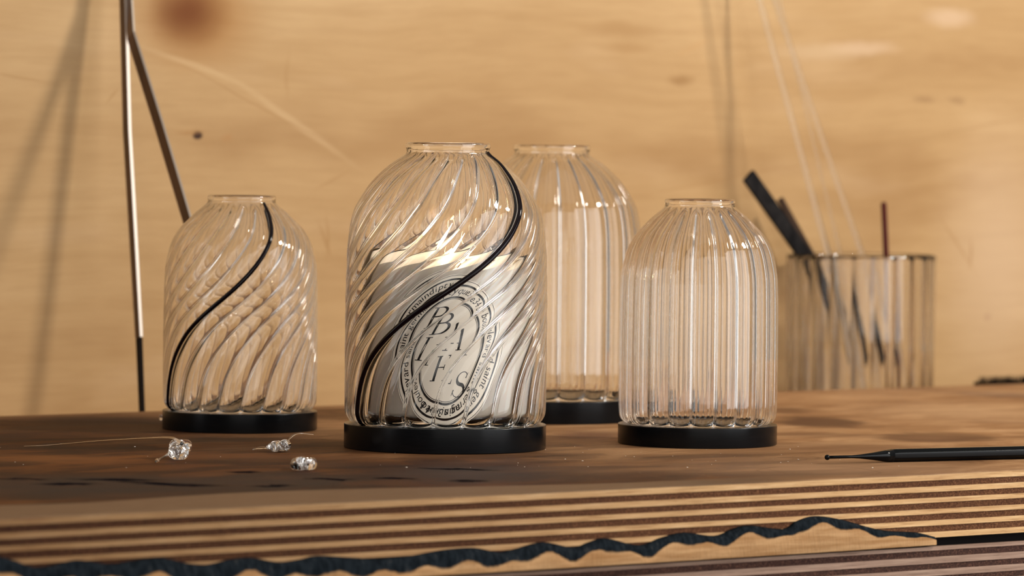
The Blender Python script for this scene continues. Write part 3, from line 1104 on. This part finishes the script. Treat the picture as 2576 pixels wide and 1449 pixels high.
rod_through('glass_rod', (1912, 0, VW - .030), (2082, 634, VW - .085), .0026, M['rod_glass'],
            'thickest clear glass rod in the tumbler, leaning furthest left', 'clear glass rods in the tumbler')
rod_through('glass_rod', (1949, 0, VW - .058), (2164, 625, VW - .100), .0023, M['rod_glass'],
            'clear glass rod in the tumbler, right of the thickest one', 'clear glass rods in the tumbler')
rod_through('glass_rod', (1962, 0, VW - .052), (2112, 629, VW - .070), .0014, M['rod_glass'],
            'thinnest clear glass rod, between two thicker ones in the tumbler', 'clear glass rods in the tumbler', ext=0.08)
rod_through('red_rod', (2223, 508, VW - .08), (2229, 640, VW - .085), .0028, principled('dark_red_glass', (0.060, 0.003, 0.004), 0.25, 0, Specular_IOR_Level=0.12).mat,
            'short dark red rod standing upright in the tumbler', None, ext=0.0)


def strip_between(name, top, mouth, w, t, mat, label, notch=0.0, zfl=None):
    p1, p0 = at_v(*top), at_v(*mouth)
    d = (p0 - p1).normalized()
    tt_ = (ZI + 0.004 - p0.z) / d.z
    best = tt_
    been = False
    for k in range(200):
        q = p0 + d * (tt_ * k / 199)
        h = Vector((q.x - tum_loc.x, q.y - tum_loc.y)).length
        if h < TR - 0.0070 - w * .5: been = True
        if h > TR - 0.0065 - w * .5 and been:
            best = tt_ * max(0, k - 1) / 199
            break
    end = p0 + d * best
    ax = (p1 - end).normalized()
    side = ax.cross(V).normalized()         # in the wall's plane
    nrm = side.cross(ax).normalized()
    L = (p1 - end).length
    sec = [(-w / 2, -t / 2), (w / 2, -t / 2), (w / 2, t / 2), (-w / 2, t / 2)]
    vs_, fs_ = [], []
    st = [(0, 1), (L * .5, 1), (L - 0.012, 1), (L, 1)]
    for s_, k in st:
        for (a, b) in sec:
            vs_.append(ax * s_ + side * a * k + nrm * b)
    for i in range(len(st) - 1):
        for j in range(4):
            j2 = (j + 1) % 4
            fs_.append((i * 4 + j, i * 4 + j2, (i + 1) * 4 + j2, (i + 1) * 4 + j))
    fs_.append((3, 2, 1, 0))
    # V notch in the far end
    m = len(vs_)
    b0 = (len(st) - 1) * 4
    vs_.append(ax * (L - notch) + nrm * (-t / 2)); vs_.append(ax * (L - notch) + nrm * (t / 2))
    fs_.append((b0, b0 + 1, m)); fs_.append((b0 + 3, m + 1, b0 + 2)); fs_.append((b0 + 1, b0 + 2, m + 1, m)); fs_.append((b0, m, m + 1, b0 + 3))
    o = mesh_obj(name, vs_, fs_, mat, None, loc=end)
    tag(o, label, 'strip')
    md = o.modifiers.new('bev', 'BEVEL'); md.width = 0.0006; md.segments = 2
    return o


graph = NT('graphite')
graph.l(graph.ramp(graph.noise(graph.n('ShaderNodeTexCoord').outputs['Object'], 90.0, 4), [(0.3, (0.008, 0.0075, 0.008)), (0.75, (0.020, 0.018, 0.018))]), graph.bsdf.inputs['Base Color'])
graph.bsdf.inputs['Roughness'].default_value = 0.5
graph.bsdf.inputs['Specular IOR Level'].default_value = 0.06
strip_between('graphite_paddle', (1882, 441, VW - .050), (2016, 630, VW - .052), .0152, .0045, graph.mat, 'broad black graphite strip with notched end leaning left in the tumbler', 0.0022)
graph2 = principled('brown_charred_wood', (0.050, 0.030, 0.020), 0.7, 0, Specular_IOR_Level=0.05).mat
strip_between('charred_stick', (1962, 500, VW - .024), (2036, 632, VW - .030), .0062, .0036, graph2, 'brown charred stick leaning behind the black graphite strip', 0.0006)

# dark brush head lying behind the bench at the far right
bp = on_plane_v(2520, 953, DEPTH + 0.05)
bpos = bench(bp.x, DEPTH + 0.05, bp.z)
brush = empty('brush', (bpos.x, bpos.y, LEDGE))
brush.rotation_euler = (0, 0, YAW)
tag(brush, 'black brush lying behind the bench at the far right edge', 'brush')
bw_, zt = 0.020, bp.z + 0.003 - LEDGE
vs_ = []
slab('brush_block', -.024, .12, -.008, .014, 0, zt - 0.006, M['flat_black'], brush)
bm = bmesh.new()
rnd = random.Random(3)
for i in range(420):
    x = rnd.uniform(-.022, .11); y = rnd.uniform(-.007, .013)
    h = zt - rnd.uniform(-0.0006, .0006) - 0.012 * max(0, (x - 0.03)) 
    dx, dy = rnd.uniform(-.0016, .0016), rnd.uniform(-.001, .001)
    r = .0005
    a = [bm.verts.new((x + r * math.cos(k * 2.094), y + r * math.sin(k * 2.094), zt - .007)) for k in range(3)]
    tp = bm.verts.new((x + dx, y + dy, h))
    for k in range(3): bm.faces.new((a[k], a[(k + 1) % 3], tp))
me = bpy.data.meshes.new('bristles'); bm.to_mesh(me); bm.free(); me.materials.append(M['flat_black'])
br = bpy.data.objects.new('bristles', me); COL.objects.link(br); br.parent = brush
br['kind'] = 'stuff'

# ------------------------------------------------------------------ long metal tongs standing at the left
tng = empty('metal_tongs', at_v(355, 1030, VW - .085))
tng.location.z = LEDGE
tag(tng, 'tall bronze metal tongs with splayed legs, standing against the wall at left', 'tongs')
brz = NT('bronzed_steel')
_tc = brz.n('ShaderNodeTexCoord').outputs['Object']
brz.l(brz.ramp(brz.noise(brz.scaled(_tc, (200, 200, 12)), 1.0, 4), [(0.3, (0.060, 0.030, 0.021)), (0.7, (0.11, 0.058, 0.040))]), brz.bsdf.inputs['Base Color'])
brz.bsdf.inputs['Metallic'].default_value = 0.85
brz.bsdf.inputs['Roughness'].default_value = 0.33
M['lit_edge'] = principled('lit_edge_steel', (0.50, 0.42, 0.35), 0.30, 0.95).mat  # paler metal: bright light on the side edges put into the colour
blk = principled('black_dipped_grip', (0.008, 0.005, 0.004), 0.6, 0, Specular_IOR_Level=0.06).mat


def flat_bar(name, pts, w, t, mat, parent, facing):
    """rectangular bar through points; w across 'facing', t along it"""
    o0 = parent.location
    vs_, fs_ = [], []
    n = len(pts)
    for i, (p, k) in enumerate(pts):
        t_ = (pts[min(i + 1, n - 1)][0] - pts[max(i - 1, 0)][0]).normalized()
        side = t_.cross(facing).normalized()
        nn = side.cross(t_).normalized()
        for a, b in ((-1, -1), (1, -1), (1, 1), (-1, 1)):
            vs_.append(p - o0 + side * a * w * k / 2 + nn * b * t / 2)
    for i in range(n - 1):
        for j in range(4):
            j2 = (j + 1) % 4
            fs_.append((i * 4 + j, i * 4 + j2, (i + 1) * 4 + j2, (i + 1) * 4 + j))
    fs_.append((3, 2, 1, 0)); fs_.append(tuple((n - 1) * 4 + j for j in range(4)))
    o = mesh_obj(name, vs_, fs_, mat, parent)
    if mat is brz.mat:
        o.data.materials.append(M['lit_edge'])
        for p in o.data.polygons:
            if abs(p.normal.dot(Vector((.47, -.88, 0)).normalized())) > 0.75: p.material_index = 1
    md = o.modifiers.new('bev', 'BEVEL'); md.width = 0.0004; md.segments = 2
    return o


fc = Vector((-0.88, -0.47, 0)).normalized()
pA_top = at_v(306, -260, VW - .020)
pA0 = at_v(311, 0, VW - .030)
pA1 = at_v(320, 330, VW - .044)
pA2 = at_v(338, 640, VW - .060)
pA3 = at_v(350, 850, VW - .072)
pA4 = at_v(357, 1030, VW - .082)
dd = (pA4 - pA3).normalized()
pA5 = pA4 + dd * ((LEDGE - pA4.z) / dd.z)
flat_bar('leg', [(pA_top, .9), (pA0, 1), (pA1, 1), (pA2, .95), (pA3, .85)], .0125, .0030, brz.mat, tng, fc)
flat_bar('tip', [(pA3, .9), (pA4, .72), (pA5, .6)], .0085, .0034, blk, tng, fc)
pB0 = at_v(322, -60, VW - .030); pB1 = at_v(330, 90, VW - .050); pB2 = at_v(402, 320, VW - .105); pB3 = at_v(481, 585, VW - .165)
o = flat_bar('leg', [(pB0, .8), (pB1, 1), (pB2, 1), (pB3, .95)], .0150, .0022, brz.mat, tng, fc)

# ------------------------------------------------------------------ ball-ended embossing tool at the right
tipp = on_table(2075, 1149, 0.0047)
bod = on_table(2243, 1146, 0.0047)
endp = on_table(2576, 1137, 0.0047)
ax = (endp - tipp).normalized()
pen = empty('ball_stylus', Vector((bod.x, bod.y, 0)))
pen.rotation_euler = (0, 0, math.atan2(ax.y, ax.x))
tag(pen, 'black ball-tipped modelling stylus lying at the right front of the bench', 'tool')
Lt = (bod - tipp).length
hexr = 0.00495
vs_, fs_ = [], []
prf = [(-Lt + .0010, .0011), (-Lt * .62, .0011), (-Lt * .5, .0015), (-Lt * .3, .0027), (-Lt * .12, .0041), (0.0, hexr)]
v, f = tube([Vector((x, 0, hexr * .92)) for x, r in prf], [r for x, r in prf], 24)
mesh_obj('tapered_neck', v, f, M['pen'], pen, smooth=True)
st = [(-0.0002, hexr * .98), (0.003, hexr * 1.03), (0.235, hexr * 1.03), (.238, hexr * .8)]
vv, ff = [], []
for x, r in st:
    for j in range(8):
        a = math.pi / 8 + j * math.pi / 4
        vv.append((x, r * math.cos(a), hexr * .955 + r * math.sin(a)))
for i in range(3):
    for j in range(8):
        ff.append((i * 8 + j, i * 8 + (j + 1) % 8, (i + 1) * 8 + (j + 1) % 8, (i + 1) * 8 + j))
ff.append(tuple(range(7, -1, -1))); ff.append(tuple(24 + j for j in range(8)))
o = mesh_obj('handle', vv, ff, M['pen'], pen)
md = o.modifiers.new('bev', 'BEVEL'); md.width = 0.0006; md.segments = 3
bm = bmesh.new()
bmesh.ops.create_uvsphere(bm, u_segments=24, v_segments=16, radius=.0020)
for v_ in bm.verts: v_.co += Vector((-Lt, 0, hexr * .92))
me = bpy.data.meshes.new('ball_tip'); bm.to_mesh(me); bm.free()
me.polygons.foreach_set('use_smooth', [True] * len(me.polygons)); me.materials.append(M['pen'])
o = bpy.data.objects.new('ball_tip', me); COL.objects.link(o); o.parent = pen


# ------------------------------------------------------------------ melted glass drops on the bench
def px_path(pts, base):
    """[(x, y, height above bench)] -> points relative to base"""
    return [on_table(x, y, h) - base for x, y, h in pts]


def blobby(name, path, radii, base, mat, seed, parent=None, amp=.12, per=8, seg=22):
    P = catmull(path, per)
    n = len(P)
    R = np.interp(np.linspace(0, len(radii) - 1, n), range(len(radii)), radii)
    k = np.ones(5) / 5
    R = np.convolve(np.concatenate([[R[0]] * 2, R, [R[-1]] * 2]), k, 'valid')
    v, f = tube(P, list(R), seg)
    out = []
    for q in v:
        i = len(out) // seg
        c = P[i]
        d = q - c
        s = 1 + amp * mnoise.noise(q * 160 + Vector((seed, seed * 2, 0))) * 2
        out.append(c + d * s)
    lo = min(q.z for q in out)
    o = mesh_obj(name, out, f, mat, parent, smooth=True)
    if parent is None:
        o.location = base
    return o, lo


def drop(label, body, radii, seed, extra=None, amp=.24):
    bx, by = body[len(body) // 2][:2]
    base = on_table(bx, by, 0)
    root = empty('glass_drop', base)
    tag(root, label, 'glass bead', 'melted glass drops on the bench')
    o, lo = blobby('bead', px_path(body, base), radii, base, M['drop_glass'], seed, root, amp)
    for v in o.data.vertices: v.co.z = max(v.co.z, 0.0)
    if extra:
        for nm, pts, rr in extra:
            o2, _ = blobby(nm, px_path(pts, base), rr, base, M['drop_glass'], seed + 1, root, 0.05, 10, 10)
    return root


q = 1 / 3350
drop('clear melted glass drop with a long hair-thin filament trailing left', [(430, 1141, .0035), (437, 1137, .0045), (445, 1134, .0062), (453, 1131, .0068), (461, 1127, .0074), (468, 1123, .0080)],
     [4 * q, 13 * q, 20 * q, 24 * q, 20 * q, 6 * q], 4,
     [('tail', [(393, 1160, .0016), (396, 1158, .0018), (400, 1155.5, .002), (414, 1148, .0028), (428, 1141, .0036), (440, 1136, .005)], [3.5 * q, 5.2 * q, 1.8 * q, 2.4 * q, 4.5 * q, 9 * q]),
      ('filament', [(457, 1116, .0125), (447, 1108, .0138), (432, 1101, .0146), (400, 1100, .0136), (330, 1103, .0110), (250, 1108, .0080), (180, 1114, .0048), (110, 1120, .0020), (60, 1122, .0008)],
       [5 * q, 3.2 * q, 2.4 * q, 1.6 * q, 1.1 * q, .9 * q, .75 * q, .65 * q, .5 * q])])
drop('clear melted glass drop with two thin tails below the leftmost cloche', [(676, 1124, .0030), (684, 1123, .0040), (694, 1122, .0042), (704, 1123, .0035), (712, 1122, .0048), (722, 1122, .0050), (729, 1124, .0045)],
     [4 * q, 10 * q, 15 * q, 13 * q, 12 * q, 14 * q, 5 * q], 11,
     [('tail', [(636, 1131, .0008), (645, 1128, .0015), (657, 1126.5, .0022), (668, 1126, .0026), (682, 1124, .0034)], [1.0 * q, 1.6 * q, 3.2 * q, 2.6 * q, 7 * q]),
      ('filament', [(729, 1118, .0075), (726, 1108, .0098), (731, 1101, .0115), (742, 1093, .0135), (758, 1090, .0140), (790, 1093, .0130)], [3.5 * q, 1.5 * q, 2.0 * q, 1.6 * q, 1.2 * q, 1.0 * q])])
drop('stubby clear melted glass nugget without tails, nearest the front', [(738, 1170, .0020), (744, 1167, .0034), (752, 1166, .0044), (763, 1166, .0046), (774, 1166, .0044), (783, 1165, .0042), (789, 1166, .0040)],
     [3 * q, 12 * q, 16 * q, 17 * q, 16 * q, 14 * q, 5 * q], 23, None, .2)
bd = on_table(405, 1058)
bm = bmesh.new(); bmesh.ops.create_uvsphere(bm, u_segments=16, v_segments=10, radius=.0013)
for v_ in bm.verts: v_.co.z = v_.co.z * 1.8 + .0023
me = bpy.data.meshes.new('glass_bead'); bm.to_mesh(me); bm.free()
me.polygons.foreach_set('use_smooth', [True] * len(me.polygons)); me.materials.append(M['drop_glass'])
o = bpy.data.objects.new('glass_bead', me); COL.objects.link(o); o.location = bd
tag(o, 'tiny glass bead beside the left edge of the leftmost dark disc', 'glass bead')
# glass and dust crumbs
bm = bmesh.new()
rnd = random.Random(5)
for i in range(60):
    x = rnd.uniform(1300, 2300) if rnd.random() < .7 else rnd.uniform(0, 1200)
    y = rnd.uniform(1120, 1178)
    p = on_table(x, y, 0)
    r = rnd.choice([.00018, .00025, .00035, .0006])
    mt = Matrix.Translation(p + Vector((0, 0, r * .5))) @ Matrix.Rotation(rnd.uniform(0, 6), 4, 'Z') @ Matrix.Diagonal((r * rnd.uniform(.8, 2), r, r * .6, 1))
    bmesh.ops.create_icosphere(bm, subdivisions=1, radius=1.0, matrix=mt)
me = bpy.data.meshes.new('glass_crumbs'); bm.to_mesh(me); bm.free(); me.materials.append(principled('white_crumb', (0.75, 0.66, 0.56), .4).mat)
o = bpy.data.objects.new('glass_crumbs', me); COL.objects.link(o)
tag(o, 'tiny pale glass crumbs and dust scattered on the front of the bench', 'crumbs', None, 'stuff')
